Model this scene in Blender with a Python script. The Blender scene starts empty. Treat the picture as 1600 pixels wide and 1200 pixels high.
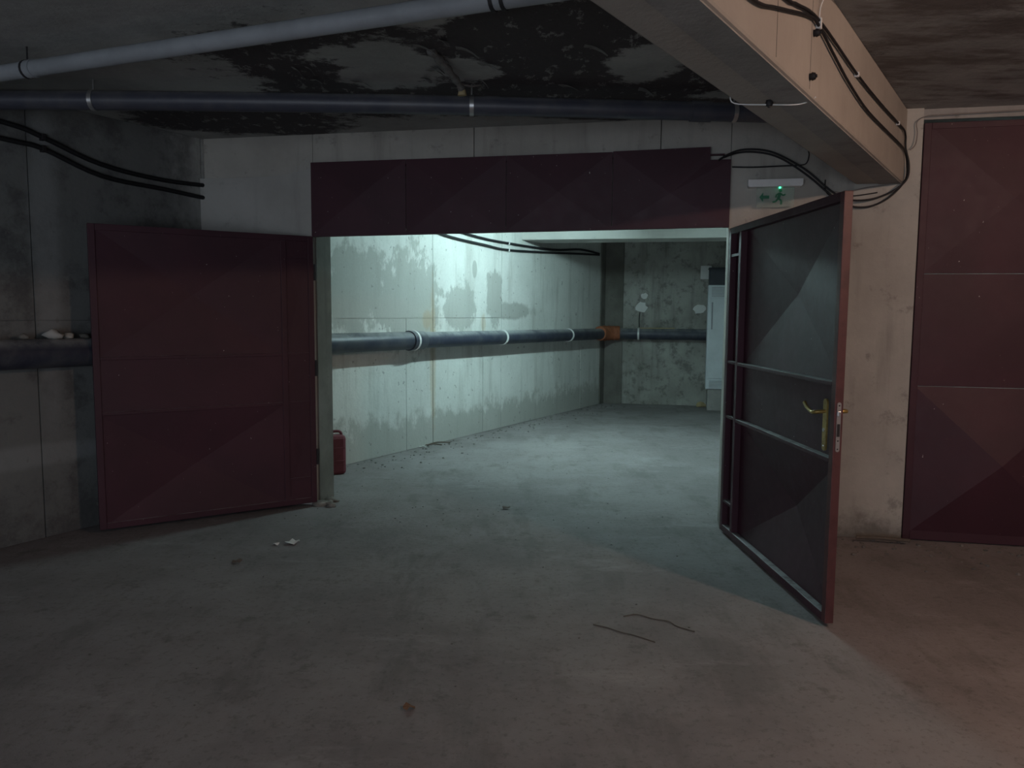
import bpy, bmesh, math, random
from mathutils import Vector, Matrix, noise
random.seed(7)
scene = bpy.context.scene
COL = scene.collection

# ------------------------------------------------------------------ camera
PITCH, ROLL = 0.0932, 0.0074
cam_data = bpy.data.cameras.new('camera')
cam_data.sensor_width = 36.0
cam_data.lens = 36.0 * 1214.3 / 1600.0
cam_data.clip_start = 0.05
cam = bpy.data.objects.new('camera', cam_data)
COL.objects.link(cam)
fw = Vector((0, math.cos(PITCH), -math.sin(PITCH)))
up0 = Vector((0, math.sin(PITCH), math.cos(PITCH)))
rt0 = Vector((1, 0, 0))
rt = rt0 * math.cos(ROLL) + up0 * math.sin(ROLL)
up = -rt0 * math.sin(ROLL) + up0 * math.cos(ROLL)
cam.matrix_world = Matrix(((rt.x, up.x, -fw.x, 0), (rt.y, up.y, -fw.y, 0), (rt.z, up.z, -fw.z, 1.5), (0, 0, 0, 1)))
scene.camera = cam

# ------------------------------------------------------------------ world, lamps' power, exposure
world = bpy.data.worlds.new('world')
scene.world = world
world.use_nodes = True
world.node_tree.nodes['Background'].inputs[0].default_value = (0.78, 0.87, 1.0, 1)
world.node_tree.nodes['Background'].inputs[1].default_value = 2.9   # dull daylight fill, let in by an unseen opening added behind the camera
TUBE_STRENGTH = 560.0
TUBE_COLOUR = (0.66, 0.97, 1.0)
BULB_STRENGTH = 1100.0
BULB_COLOUR = (1.0, 0.66, 0.50)
BULB_AT = (3.1, 1.45, 2.70)
TUBE_AT = (0.85, 8.25, 2.70)
portal = bpy.data.lights.new('fill_portal', 'AREA')
portal.shape = 'RECTANGLE'; portal.size = 5.0; portal.size_y = 2.3; portal.cycles.is_portal = True
po = bpy.data.objects.new('fill_portal', portal); COL.objects.link(po)
po.location = (-1.7, -3.41, 1.15); po.rotation_euler = (math.radians(90), 0, 0)
scene.view_settings.view_transform = 'Standard'
scene.view_settings.look = 'None'
scene.view_settings.gamma = 1.0
scene.view_settings.use_curve_mapping = False
scene.view_settings.exposure = 0.0

# ------------------------------------------------------------------ frames of the building (metres)
GU = Vector((0.97841, -0.20667, 0)); GN = Vector((-0.20667, -0.97841, 0)); G0 = Vector((0, 5.6097, 0))
WU = Vector((0.50381, 0.86381, 0)); WN = Vector((0.86381, -0.50381, 0)); W0 = Vector((-1.87, 7.0, 0))
B0 = Vector((1.54, 12.79, 0))
ba = math.radians(55.65)
MU = Vector((math.cos(ba), math.sin(ba), 0)); MN = Vector((math.sin(ba), -math.cos(ba), 0)); M0 = Vector((2.484, 5.056, 0))
Z = Vector((0, 0, 1))
CEIL = 2.80
def G(s, d, z): return G0 + GU * s + GN * d + Z * z      # gate wall: along, out towards the garage, up
def W(t, d, z): return W0 + WU * t + WN * d + Z * z      # long left wall
def B(s, d, z): return B0 + GU * s + GN * d + Z * z      # wall at the far end
def M(t, d, z): return M0 + MU * t + MN * d + Z * z      # big beam, right face at d = 0
def I(x, y, z): return Vector((x, y, z))

# ------------------------------------------------------------------ mesh helpers
class MB:
    def __init__(self): self.v = []; self.f = []; self.sm = []
    def add(self, vs, fs, smooth=False):
        o = len(self.v); self.v += [Vector(p) for p in vs]
        for f in fs: self.f.append([i + o for i in f]); self.sm.append(smooth)
        return self
    def box(self, F, a0, a1, b0, b1, z0, z1, bev=0.0):
        if bev <= 0:
            vs = [F(a, b, z) for z in (z0, z1) for a, b in ((a0, b0), (a1, b0), (a1, b1), (a0, b1))]
            return self.add(vs, [(0, 3, 2, 1), (4, 5, 6, 7), (0, 1, 5, 4), (1, 2, 6, 5), (2, 3, 7, 6), (3, 0, 4, 7)])
        bm = bmesh.new(); bmesh.ops.create_cube(bm, size=1)
        for v in bm.verts:
            v.co = Vector(((a0 + a1) / 2 + v.co.x * (a1 - a0), (b0 + b1) / 2 + v.co.y * (b1 - b0), (z0 + z1) / 2 + v.co.z * (z1 - z0)))
        bmesh.ops.bevel(bm, geom=bm.edges[:], offset=bev, segments=2, affect='EDGES', profile=0.5)
        bm.verts.index_update()
        vs = [F(*v.co) for v in bm.verts]; fs = [[v.index for v in f.verts] for f in bm.faces]; bm.free()
        return self.add(vs, fs)
    def tube(self, pts, r, n=12, caps=True, rf=None):
        pts = [Vector(p) for p in pts]; rings = []; prev = None
        for i, p in enumerate(pts):
            t = (pts[min(i + 1, len(pts) - 1)] - pts[max(i - 1, 0)]).normalized()
            if prev is None:
                a = Vector((0, 0, 1)) if abs(t.z) < 0.9 else Vector((1, 0, 0)); x = a.cross(t).normalized()
            else:
                x = (prev - t * prev.dot(t)).normalized()
            prev = x; y = t.cross(x); rr = r if rf is None else r * rf(i)
            rings.append([p + (x * math.cos(2 * math.pi * k / n) + y * math.sin(2 * math.pi * k / n)) * rr for k in range(n)])
        vs = [q for g in rings for q in g]
        fs = [(i * n + k, i * n + (k + 1) % n, (i + 1) * n + (k + 1) % n, (i + 1) * n + k) for i in range(len(pts) - 1) for k in range(n)]
        self.add(vs, fs, True)
        if caps:
            self.add(rings[0], [list(range(n))[::-1]]); self.add(rings[-1], [list(range(n))])
        return self
    def prism(self, F, poly, d0, d1):      # polygon of (a, z) pushed from depth d0 to d1
        n = len(poly)
        vs = [F(a, d0, z) for a, z in poly] + [F(a, d1, z) for a, z in poly]
        return self.add(vs, [list(range(n))[::-1], list(range(n, 2 * n))] + [(i, (i + 1) % n, n + (i + 1) % n, n + i) for i in range(n)])
    def sheet(self, F, a0, a1, z0, z1, d, apex, th=0.004):   # pressed sheet: four facets that meet in a point
        c = ((a0 + a1) / 2, (z0 + z1) / 2)
        fr = [F(a0, d, z0), F(a1, d, z0), F(a1, d, z1), F(a0, d, z1), F(c[0], d + apex, c[1])]
        bk = [F(a0, d - th, z0), F(a1, d - th, z0), F(a1, d - th, z1), F(a0, d - th, z1), F(c[0], d + apex - th, c[1])]
        fs = [(0, 1, 4), (1, 2, 4), (2, 3, 4), (3, 0, 4)]
        return self.add(fr + bk, fs + [tuple(i + 5 for i in reversed(f)) for f in fs] + [(0, 5, 6, 1), (1, 6, 7, 2), (2, 7, 8, 3), (3, 8, 5, 0)])
    def blob(self, c, r, seed, n=1, sq=(1, 1, 1), rough=0.35):
        bm = bmesh.new(); bmesh.ops.create_icosphere(bm, subdivisions=n, radius=1)
        bm.verts.index_update(); c = Vector(c)
        vs = []
        for v in bm.verts:
            k = 1 + rough * noise.noise(v.co * 1.3 + Vector((seed * 7.1, seed * 3.3, seed)))
            vs.append(c + Vector((v.co.x * sq[0], v.co.y * sq[1], v.co.z * sq[2])) * r * k)
        fs = [[v.index for v in f.verts] for f in bm.faces]; bm.free()
        return self.add(vs, fs, n > 1)
    def build(self, name, mat, parent=None):
        xs = [p.x for p in self.v]; ys = [p.y for p in self.v]; zs = [p.z for p in self.v]
        loc = Vector(((min(xs) + max(xs)) / 2, (min(ys) + max(ys)) / 2, min(zs)))
        me = bpy.data.meshes.new(name)
        me.from_pydata([tuple(p - loc) for p in self.v], [], self.f)
        bm = bmesh.new(); bm.from_mesh(me); bmesh.ops.recalc_face_normals(bm, faces=bm.faces[:]); bm.to_mesh(me); bm.free()
        for p, s in zip(me.polygons, self.sm): p.use_smooth = s
        me.materials.append(mat)
        o = bpy.data.objects.new(name, me); COL.objects.link(o)
        put(o, loc, parent)
        return o
WL = {}
def put(o, loc, parent=None):
    WL[o.name] = Vector(loc)
    if parent is not None:
        o.parent = parent; o.location = Vector(loc) - WL[parent.name]
    else:
        o.location = loc
def tag(o, label=None, cat=None, group=None, kind=None):
    for k, v in (('label', label), ('category', cat), ('group', group), ('kind', kind)):
        if v: o[k] = v
    return o
def thing(name, loc, label, cat=None, group=None, kind=None):
    o = bpy.data.objects.new(name, None); COL.objects.link(o); o.empty_display_size = 0.1
    put(o, Vector(loc)); return tag(o, label, cat, group, kind)
def spline(pts, k=6):
    pts = [Vector(p) for p in pts]; out = []
    for i in range(len(pts) - 1):
        p0 = pts[max(i - 1, 0)]; p1 = pts[i]; p2 = pts[i + 1]; p3 = pts[min(i + 2, len(pts) - 1)]
        for j in range(k):
            t = j / k
            out.append(0.5 * ((2 * p1) + (p2 - p0) * t + (2 * p0 - 5 * p1 + 4 * p2 - p3) * t * t + (3 * p1 - p0 - 3 * p2 + p3) * t ** 3))
    return out + [pts[-1]]

# ------------------------------------------------------------------ materials
class NT:
    def __init__(self, name):
        self.m = bpy.data.materials.new(name); self.m.use_nodes = True
        self.t = self.m.node_tree; self.b = self.t.nodes['Principled BSDF']
        self.pos = self.t.nodes.new('ShaderNodeNewGeometry').outputs['Position']
    def n(self, kind): return self.t.nodes.new(kind)
    def set(self, sock, v):
        if isinstance(v, bpy.types.NodeSocket): self.t.links.new(v, sock)
        else: sock.default_value = v
    def math(self, op, a, b=0.0, c=None, clamp=False):
        x = self.n('ShaderNodeMath'); x.operation = op; x.use_clamp = clamp
        self.set(x.inputs[0], a); self.set(x.inputs[1], b)
        if c is not None: self.set(x.inputs[2], c)
        return x.outputs[0]
    def vec(self, op, a, b):
        x = self.n('ShaderNodeVectorMath'); x.operation = op
        self.set(x.inputs[0], a); self.set(x.inputs[1], b); return x
    def noise(self, scale, detail=4, rough=0.6, stretch=None, offset=(0, 0, 0)):
        p = self.pos
        if stretch: p = self.vec('MULTIPLY', p, stretch).outputs[0]
        p = self.vec('ADD', p, offset).outputs[0]
        x = self.n('ShaderNodeTexNoise'); self.set(x.inputs['Vector'], p)
        x.inputs['Scale'].default_value = scale; x.inputs['Detail'].default_value = detail; x.inputs['Roughness'].default_value = rough
        return x.outputs['Fac']
    def ramp(self, f, lo, hi):
        x = self.n('ShaderNodeMapRange'); x.interpolation_type = 'SMOOTHSTEP'
        self.set(x.inputs['Value'], f); self.set(x.inputs['From Min'], lo); self.set(x.inputs['From Max'], hi); return x.outputs[0]
    def mix(self, f, a, b, mode='MIX'):
        x = self.n('ShaderNodeMix'); x.data_type = 'RGBA'; x.blend_type = mode
        self.set(x.inputs[0], f)
        for s, v in ((x.inputs[6], a), (x.inputs[7], b)):
            self.set(s, v if isinstance(v, bpy.types.NodeSocket) else (*v, 1))
        return x.outputs[2]
    def blob(self, c, r, fac, amt, soft=0.12):     # ragged patch about a centre
        d = self.vec('LENGTH', self.vec('DIVIDE', self.vec('SUBTRACT', self.pos, c).outputs[0], r).outputs[0], (0, 0, 0)).outputs['Value']
        e = self.math('ADD', d, self.math('MULTIPLY', self.math('SUBTRACT', fac, 0.5), amt))
        return self.ramp(e, 1.0 + soft, 1.0 - soft)
    def z(self):
        x = self.n('ShaderNodeSeparateXYZ'); self.set(x.inputs[0], self.pos); return x.outputs['Z']
    def dust(self, c, col, lo=0.55, hi=0.95, amt=0.8, sc=9):     # dust that has settled on upward faces
        g = self.n('ShaderNodeNewGeometry'); x = self.n('ShaderNodeSeparateXYZ'); self.set(x.inputs[0], g.outputs['Normal'])
        f = self.math('MULTIPLY', self.ramp(x.outputs['Z'], lo, hi), self.ramp(self.noise(sc, 5, 0.7), 0.25, 0.6))
        return self.mix(self.math('MULTIPLY', f, amt), c, col)
    def bump(self, h, strength, dist=0.01):
        x = self.n('ShaderNodeBump'); x.inputs['Strength'].default_value = strength; x.inputs['Distance'].default_value = dist
        self.set(x.inputs['Height'], h); self.t.links.new(x.outputs[0], self.b.inputs['Normal'])
    def done(self, col, rough=0.8, metal=0.0, spec=0.3):
        self.set(self.b.inputs['Base Color'], col if isinstance(col, bpy.types.NodeSocket) else (*col, 1))
        self.set(self.b.inputs['Roughness'], rough); self.b.inputs['Metallic'].default_value = metal
        self.b.inputs['Specular IOR Level'].default_value = spec
        return self.m
def combine(t, fs, op='MAXIMUM'):
    r = fs[0]
    for f in fs[1:]: r = t.math(op, r, f)
    return r

def mat_left_wall():
    t = NT('cast_concrete_left')
    n1 = t.noise(1.1, 5, 0.6); n2 = t.noise(6, 6, 0.7); n3 = t.noise(40, 3, 0.6); st = t.noise(5, 4, 0.65, (1, 1, 0.12))
    c = t.mix(t.ramp(n1, 0.35, 0.7), (0.60, 0.61, 0.575), (0.72, 0.73, 0.69))
    c = t.mix(t.math('MULTIPLY', t.ramp(st, 0.48, 0.68), 0.4), c, (0.30, 0.29, 0.26))
    rag = t.math('ADD', t.math('MULTIPLY', t.noise(3.0, 3, 0.6), 0.5), t.math('MULTIPLY', t.noise(9, 9, 0.75, (1.3, 1.3, 0.7)), 0.5))
    # bare cement showing where the pale wash has come off, above the pipe
    damp = [t.blob(tuple(W(1.55, 0, 1.62)), (0.62, 0.62, 0.52), rag, 3.6, 0.12), t.blob(tuple(W(2.45, 0, 1.55)), (0.35, 0.35, 0.28), rag, 3.6, 0.12),
            t.blob(tuple(W(3.25, 0, 1.68)), (0.17, 0.17, 0.34), rag, 3.6, 0.12), t.blob(tuple(W(3.7, 0, 1.5)), (0.7, 0.7, 0.1), rag, 2.6, 0.2),
            t.blob(tuple(W(2.8, 0, 2.0)), (0.05, 0.05, 0.1), rag, 1.0, 0.1), t.blob(tuple(W(0.7, 0, 1.7)), (0.5, 0.5, 0.45), rag, 3.4, 0.15)]
    c = t.mix(t.math('MULTIPLY', combine(t, damp), 0.75), c, (0.33, 0.33, 0.30))
    # damp foot of the wall
    foot = t.ramp(t.math('ADD', t.z(), t.math('MULTIPLY', t.math('SUBTRACT', rag, 0.5), 1.3)), 0.44, 0.26)
    c = t.mix(t.math('MULTIPLY', foot, 0.7), c, (0.33, 0.325, 0.29))
    # near stretch: shade painted in against the warm lamp, plus mould and salts
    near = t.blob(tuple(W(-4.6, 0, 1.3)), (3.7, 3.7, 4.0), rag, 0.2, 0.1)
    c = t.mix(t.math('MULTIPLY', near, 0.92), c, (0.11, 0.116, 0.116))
    mould = t.math('MULTIPLY', near, t.ramp(t.noise(2.3, 6, 0.7, None, (4, 1, 0)), 0.45, 0.62))
    c = t.mix(t.math('MULTIPLY', mould, 0.75), c, (0.045, 0.043, 0.047))
    salts = combine(t, [t.blob(tuple(W(-2.25, 0, 1.9)), (0.09, 0.09, 1.1), rag, 1.0, 0.5), t.blob(tuple(W(-2.6, 0, 0.55)), (0.9, 0.9, 0.075), rag, 0.9, 0.35)])
    c = t.mix(t.math('MULTIPLY', salts, 0.6), c, (0.27, 0.285, 0.285))
    rust = combine(t, [t.blob(tuple(W(1.95, 0, 1.0)), (0.05, 0.05, 0.75), n2, 1.4, 0.4), t.blob(tuple(W(3.0, 0, 1.35)), (0.05, 0.05, 0.12), n2, 1.2, 0.4), t.blob(tuple(W(1.85, 0, 1.4)), (0.08, 0.08, 0.09), n2, 1.2, 0.4)])
    c = t.mix(t.math('MULTIPLY', rust, 0.4), c, (0.40, 0.26, 0.10))
    pit = t.math('MAXIMUM', t.ramp(t.noise(17, 2, 0.5), 0.68, 0.73), t.ramp(t.noise(9, 6, 0.8, (1, 1, 2.5), (3, 3, 3)), 0.66, 0.72))
    c = t.mix(t.math('MULTIPLY', pit, 0.5), c, (0.15, 0.15, 0.14))
    c = t.mix(t.math('MULTIPLY', n3, 0.3), c, (0.25, 0.25, 0.23))
    t.bump(t.math('ADD', n2, t.math('MULTIPLY', n3, 0.4)), 0.5, 0.008)
    return t.done(c, 0.88)
def mat_concrete(name, light, dark, grime=(0.10, 0.095, 0.09), gl=0.6, streak=0.3, off=(0, 0, 0), foot=0.0):
    t = NT(name)
    n1 = t.noise(1.4, 5, 0.65, None, off); n2 = t.noise(7, 6, 0.7, None, off); n3 = t.noise(45, 3, 0.6); st = t.noise(6, 4, 0.65, (1, 1, 0.1), off)
    c = t.mix(t.ramp(n1, 0.32, 0.68), dark, light)
    c = t.mix(t.math('MULTIPLY', t.ramp(st, 0.5, 0.75), streak), c, grime)
    c = t.mix(t.math('MULTIPLY', t.ramp(n2, gl, gl + 0.14), 0.55), c, grime)
    c = t.mix(t.math('MULTIPLY', n3, 0.25), c, dark)
    if foot:
        c = t.mix(t.math('MULTIPLY', t.ramp(t.math('ADD', t.z(), t.math('MULTIPLY', t.math('SUBTRACT', n2, 0.5), 0.5)), foot, 0.0), 0.85), c, grime)
    t.bump(t.math('ADD', n2, t.math('MULTIPLY', n3, 0.4)), 0.5, 0.008)
    return t.done(c, 0.88)
def mat_ceiling():
    t = NT('mouldy_ceiling_concrete')
    n1 = t.noise(1.3, 5, 0.65); rag = t.math('ADD', t.math('MULTIPLY', t.noise(1.9, 3, 0.6, None, (3, 0, 0)), 0.55), t.math('MULTIPLY', t.noise(7, 10, 0.8, (1, 1.3, 1), (3, 0, 0)), 0.45)); n2 = t.noise(9, 6, 0.7); n3 = t.noise(45, 3)
    c = t.mix(t.ramp(n1, 0.35, 0.65), (0.32, 0.32, 0.305), (0.46, 0.46, 0.44))
    black = combine(t, [t.blob((-0.75, 4.45, CEIL), (0.95, 0.85, 1), rag, 2.6, 0.07), t.blob((0.5, 4.15, CEIL), (1.0, 0.95, 1), rag, 2.4, 0.07),
                        t.blob((-1.95, 5.5, CEIL), (0.75, 0.5, 1), rag, 2.2, 0.1), t.blob((0.6, 5.1, CEIL), (1.4, 0.3, 1), rag, 2.2, 0.1)])
    clear = combine(t, [t.blob((-0.68, 4.28, CEIL), (0.34, 0.42, 1), rag, 4.2, 0.1), t.blob((0.70, 4.25, CEIL), (0.24, 0.33, 1), rag, 3.2, 0.1), t.blob((-0.25, 4.35, CEIL), (0.18, 0.2, 1), rag, 4.0, 0.1)])
    flakes = t.ramp(t.noise(7.5, 5, 0.72, (1.7, 0.8, 1), (0, 5, 0)), 0.56, 0.64)
    f = t.math('MULTIPLY', black, t.math('SUBTRACT', 1.0, t.math('MAXIMUM', clear, t.math('MULTIPLY', flakes, 0.65)), clamp=True))
    c = t.mix(t.math('MULTIPLY', f, 0.95), c, (0.036, 0.027, 0.032))
    # right hand bay: brown water marks
    bay = t.blob((3.0, 3.6, CEIL), (1.6, 2.2, 1), rag, 0.2, 0.1)
    wm = t.math('MULTIPLY', bay, t.ramp(t.noise(2.2, 7, 0.7, (0.7, 2.0, 1), (7, 2, 0)), 0.44, 0.62))
    c = t.mix(t.math('MULTIPLY', wm, 0.75), c, (0.12, 0.09, 0.08))
    c = t.mix(t.math('MULTIPLY', n3, 0.3), c, (0.15, 0.15, 0.14))
    t.bump(t.math('ADD', n2, t.math('MULTIPLY', f, -0.4)), 0.6, 0.012)
    return t.done(c, 0.9)
def mat_floor():
    t = NT('dusty_floor_concrete')
    n1 = t.noise(0.9, 8, 0.68); n2 = t.noise(4.2, 10, 0.76); n3 = t.noise(30, 6, 0.75); n4 = t.noise(150, 2, 0.6)
    tr = t.noise(2.6, 7, 0.7, (1.3, 0.4, 1), (2, 0, 0)); du = t.noise(2.0, 9, 0.72, (0.6, 1.5, 1), (9, 4, 0))
    c = t.mix(t.ramp(n1, 0.36, 0.64), (0.212, 0.194, 0.193), (0.284, 0.263, 0.262))
    c = t.mix(t.math('MULTIPLY', t.ramp(tr, 0.50, 0.66), 0.4), c, (0.13, 0.122, 0.115))
    c = t.mix(t.math('MULTIPLY', t.ramp(du, 0.55, 0.72), 0.5), c, (0.39, 0.37, 0.365))
    c = t.mix(t.math('MULTIPLY', t.ramp(n2, 0.55, 0.68), 0.5), c, (0.11, 0.102, 0.094))
    c = t.mix(t.math('MULTIPLY', t.ramp(n3, 0.52, 0.66), 0.4), c, (0.10, 0.094, 0.088))
    t.bump(t.math('ADD', n2, t.math('ADD', t.math('MULTIPLY', n3, 0.5), t.math('MULTIPLY', n4, 0.12))), 0.55, 0.014)
    return t.done(c, t.math('ADD', 0.65, t.math('MULTIPLY', n2, 0.3)), 0, 0.25)
def mat_red():
    t = NT('oxide_red_paint')
    n1 = t.noise(1.7, 5, 0.6); n2 = t.noise(14, 5, 0.7); n3 = t.noise(60, 2, 0.5)
    c = t.mix(t.ramp(n1, 0.35, 0.7), (0.044, 0.0135, 0.022), (0.058, 0.017, 0.028))
    c = t.mix(t.math('MULTIPLY', t.ramp(n2, 0.60, 0.78), 0.35), c, (0.085, 0.05, 0.052))
    c = t.mix(t.ramp(n3, 0.765, 0.79), c, (0.45, 0.42, 0.40))
    c = t.dust(c, (0.36, 0.36, 0.36), 0.8, 0.97, 0.85)
    t.bump(n2, 0.15, 0.004)
    return t.done(c, t.math('ADD', 0.45, t.math('MULTIPLY', n2, 0.25)), 0.0, 0.4)
def mat_simple(name, col, rough=0.6, metal=0.0, var=0.25, sc=9, spec=0.4, dirt=None, dust=None):
    t = NT(name); n = t.noise(sc, 5, 0.65)
    d = dirt or tuple(x * 0.55 for x in col)
    c = t.mix(t.math('MULTIPLY', t.ramp(n, 0.4, 0.7), var * 2), col, d)
    if dust: c = t.dust(c, dust, 0.25, 0.9, 0.8, 4)
    t.bump(n, 0.15, 0.003)
    return t.done(c, rough, metal, spec)
def mat_emit(name, col, strength):
    m = bpy.data.materials.new(name); m.use_nodes = True; b = m.node_tree.nodes['Principled BSDF']
    b.inputs['Base Color'].default_value = (0.9, 0.9, 0.9, 1); b.inputs['Emission Color'].default_value = (*col, 1); b.inputs['Emission Strength'].default_value = strength
    return m
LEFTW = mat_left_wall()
RENDER = mat_concrete('pale_cement_render', (0.45, 0.445, 0.42), (0.36, 0.355, 0.33), (0.2, 0.195, 0.18), 0.6, 0.3)
GATEW = mat_concrete('cast_concrete_gate', (0.47, 0.455, 0.41), (0.36, 0.345, 0.31), (0.14, 0.13, 0.115), 0.57, 0.45, (0, 0, 0), 0.22)
BACKW = mat_concrete('cast_concrete_far', (0.42, 0.42, 0.385), (0.27, 0.265, 0.24), (0.07, 0.066, 0.06), 0.5, 0.55, (2, 5, 1))
PLAINW = mat_concrete('cast_concrete_plain', (0.36, 0.35, 0.33), (0.26, 0.255, 0.24))
BEAMC = mat_concrete('painted_beam_concrete', (0.40, 0.375, 0.335), (0.34, 0.315, 0.28), (0.22, 0.20, 0.17), 0.66, 0.15)
INBEAM = mat_concrete('pale_beam_concrete', (0.55, 0.55, 0.51), (0.45, 0.45, 0.42), (0.2, 0.2, 0.18), 0.66, 0.1)
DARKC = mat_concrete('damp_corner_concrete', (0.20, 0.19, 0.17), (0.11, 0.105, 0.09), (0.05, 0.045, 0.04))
CEILM = mat_ceiling(); FLOORM = mat_floor(); RED = mat_red()
RED_LIT = mat_simple('oxide_red_lit_edge', (0.095, 0.034, 0.034), 0.5, 0, 0.3, 12)  # lighter red: lamplight on the free edge put into the colour
BLACKP = mat_simple('black_drain_plastic', (0.030, 0.034, 0.055), 0.46, 0, 0.4, 5, 0.4, (0.075, 0.08, 0.09), dust=(0.30, 0.31, 0.31))
DARKP = mat_simple('dark_grey_drain_plastic', (0.055, 0.058, 0.078), 0.42, 0, 0.4, 6, 0.5, (0.09, 0.09, 0.10), dust=(0.2, 0.2, 0.2))
GREYP = mat_simple('grey_drain_plastic', (0.30, 0.32, 0.34), 0.5, 0, 0.2, 4, 0.4)
CABLE = mat_simple('black_cable_sheath', (0.012, 0.012, 0.014), 0.55, 0, 0.2)
GREYW = mat_simple('grey_cable_sheath', (0.22, 0.20, 0.19), 0.6)
WHITE = mat_simple('white_plastic', (0.72, 0.73, 0.72), 0.5, 0, 0.12)
CABW = mat_simple('white_cabinet_enamel', (0.62, 0.68, 0.70), 0.4, 0, 0.12, 4)
STEEL = mat_simple('zinc_steel', (0.55, 0.55, 0.55), 0.35, 0.8, 0.2)
IRON = mat_simple('dark_iron', (0.03, 0.028, 0.03), 0.6, 0.3)
BRASS = mat_simple('tarnished_brass', (0.42, 0.30, 0.10), 0.35, 0.7, 0.4, 20)
DARKB = mat_simple('dark_box_enamel', (0.03, 0.035, 0.045), 0.5)
ORANGE = mat_simple('orange_wrap', (0.36, 0.125, 0.06), 0.7, 0, 0.35, 14)
JERRY = mat_simple('red_can_plastic', (0.17, 0.045, 0.06), 0.55, 0, 0.3, 8)
PLASTER = mat_simple('white_plaster', (0.75, 0.76, 0.74), 0.9, 0, 0.1)
FLAKE = mat_simple('peeling_paint', (0.19, 0.185, 0.175), 0.9, 0, 0.4, 20)
PAPER = mat_simple('scrap_paper', (0.65, 0.66, 0.62), 0.9, 0, 0.1)
TWIG = mat_simple('dry_twig', (0.13, 0.105, 0.085), 0.9)
LEAF = mat_simple('dry_leaf', (0.17, 0.085, 0.045), 0.85)
STRAW = mat_simple('yellow_rag', (0.45, 0.36, 0.20), 0.9)
GRIT = mat_simple('grit', (0.17, 0.16, 0.15), 0.9, 0, 0.4, 30)
GREEN = mat_simple('sign_green', (0.02, 0.16, 0.08), 0.5, 0, 0.1)
def mat_acrylic():
    m = bpy.data.materials.new('clear_acrylic'); m.use_nodes = True; b = m.node_tree.nodes['Principled BSDF']
    b.inputs['Base Color'].default_value = (0.88, 0.96, 0.92, 1); b.inputs['Roughness'].default_value = 0.12
    b.inputs['Transmission Weight'].default_value = 0.85; b.inputs['IOR'].default_value = 1.2
    return m
ACRYL = mat_acrylic()

# ------------------------------------------------------------------ floor and ceiling
def floor_z(x, y):
    return 0.003 * noise.noise(Vector((x * 0.9, y * 0.9, 0.3))) + 0.0022 * noise.noise(Vector((x * 4, y * 4, 1.7))) - 0.002
mb = MB(); nx, ny = 130, 190; x0, x1, y0, y1 = -7.2, 6.6, -3.4, 14.4
vs = [(x0 + (x1 - x0) * i / nx, y0 + (y1 - y0) * j / ny) for j in range(ny + 1) for i in range(nx + 1)]
mb.add([(x, y, floor_z(x, y)) for x, y in vs], [(j * (nx + 1) + i, j * (nx + 1) + i + 1, (j + 1) * (nx + 1) + i + 1, (j + 1) * (nx + 1) + i) for j in range(ny) for i in range(nx)], True)
mb.add([(x0, y0, -0.2), (x1, y0, -0.2), (x1, y1, -0.2), (x0, y1, -0.2)], [(0, 3, 2, 1)])
floor = tag(mb.build('floor', FLOORM), 'dusty grey concrete garage floor running through the open gate', kind='structure')
ceiling = tag(MB().box(I, -7.2, 6.6, -3.4, 14.4, CEIL, CEIL + 0.2).build('ceiling', CEILM), 'grey concrete ceiling with black mould patches and peeling paint', kind='structure')
# peeling flakes hanging from the ceiling
fl = random.Random(3)
for k in range(18):
    if k < 10: cx, cy = -0.40 + fl.uniform(-0.12, 0.22), 3.95 + fl.uniform(0, 0.65)
    else: cx, cy = fl.uniform(-1.3, 1.0), fl.uniform(3.75, 4.7)
    L = fl.uniform(0.05, 0.13); w = fl.uniform(0.008, 0.028); a = fl.uniform(-0.5, 1.2); e = Vector((math.cos(a), -math.sin(a), 0)); q = Vector((math.sin(a), math.cos(a), 0))
    m = MB(); vs = []
    for i in range(5):
        u = i / 4; ww = w * (1 - 0.6 * u * u); c = Vector((cx, cy, CEIL - 0.002 - 0.045 * u * u)) + e * L * u
        vs += [c - q * ww, c + q * ww]
    up_ = [v + Z * 0.002 for v in vs]; n = len(vs)
    m.add(vs + up_, [(2 * i, 2 * i + 1, 2 * i + 3, 2 * i + 2) for i in range(4)] + [(n + 2 * i, n + 2 * i + 2, n + 2 * i + 3, n + 2 * i + 1) for i in range(4)] + [(2 * i, 2 * i + 2, n + 2 * i + 2, n + 2 * i) for i in range(4)] + [(2 * i + 1, n + 2 * i + 1, n + 2 * i + 3, 2 * i + 3) for i in range(4)] + [(0, n, n + 1, 1), (8, 9, n + 9, n + 8)])
    m.build('paint_flake', FLAKE, ceiling)

stub = thing('pipe_stub', (-0.33, 4.30, 2.70), 'crusted pipe stub hanging from the mouldy ceiling patch', 'pipe')
MB().tube(spline([(-0.42, 4.02, 2.795), (-0.38, 4.13, 2.78), (-0.335, 4.27, 2.755), (-0.295, 4.40, 2.725), (-0.288, 4.42, 2.70)], 5), 0.022, 10, True, lambda i: 1 + 0.22 * math.sin(i * 1.7) - 0.012 * i).build('stub_body', FLAKE, stub)
MB().tube([(-0.288, 4.42, 2.715), (-0.287, 4.422, 2.685)], 0.024, 12, True, lambda i: (0.8, 1.05)[i]).build('stub_mouth', STRAW, stub)
MB().tube([(-0.30, 4.40, 2.74), (-0.24, 4.48, 2.75), (-0.19, 4.56, 2.78)], 0.006, 6).build('wire_tail', GREYW, stub)

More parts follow.
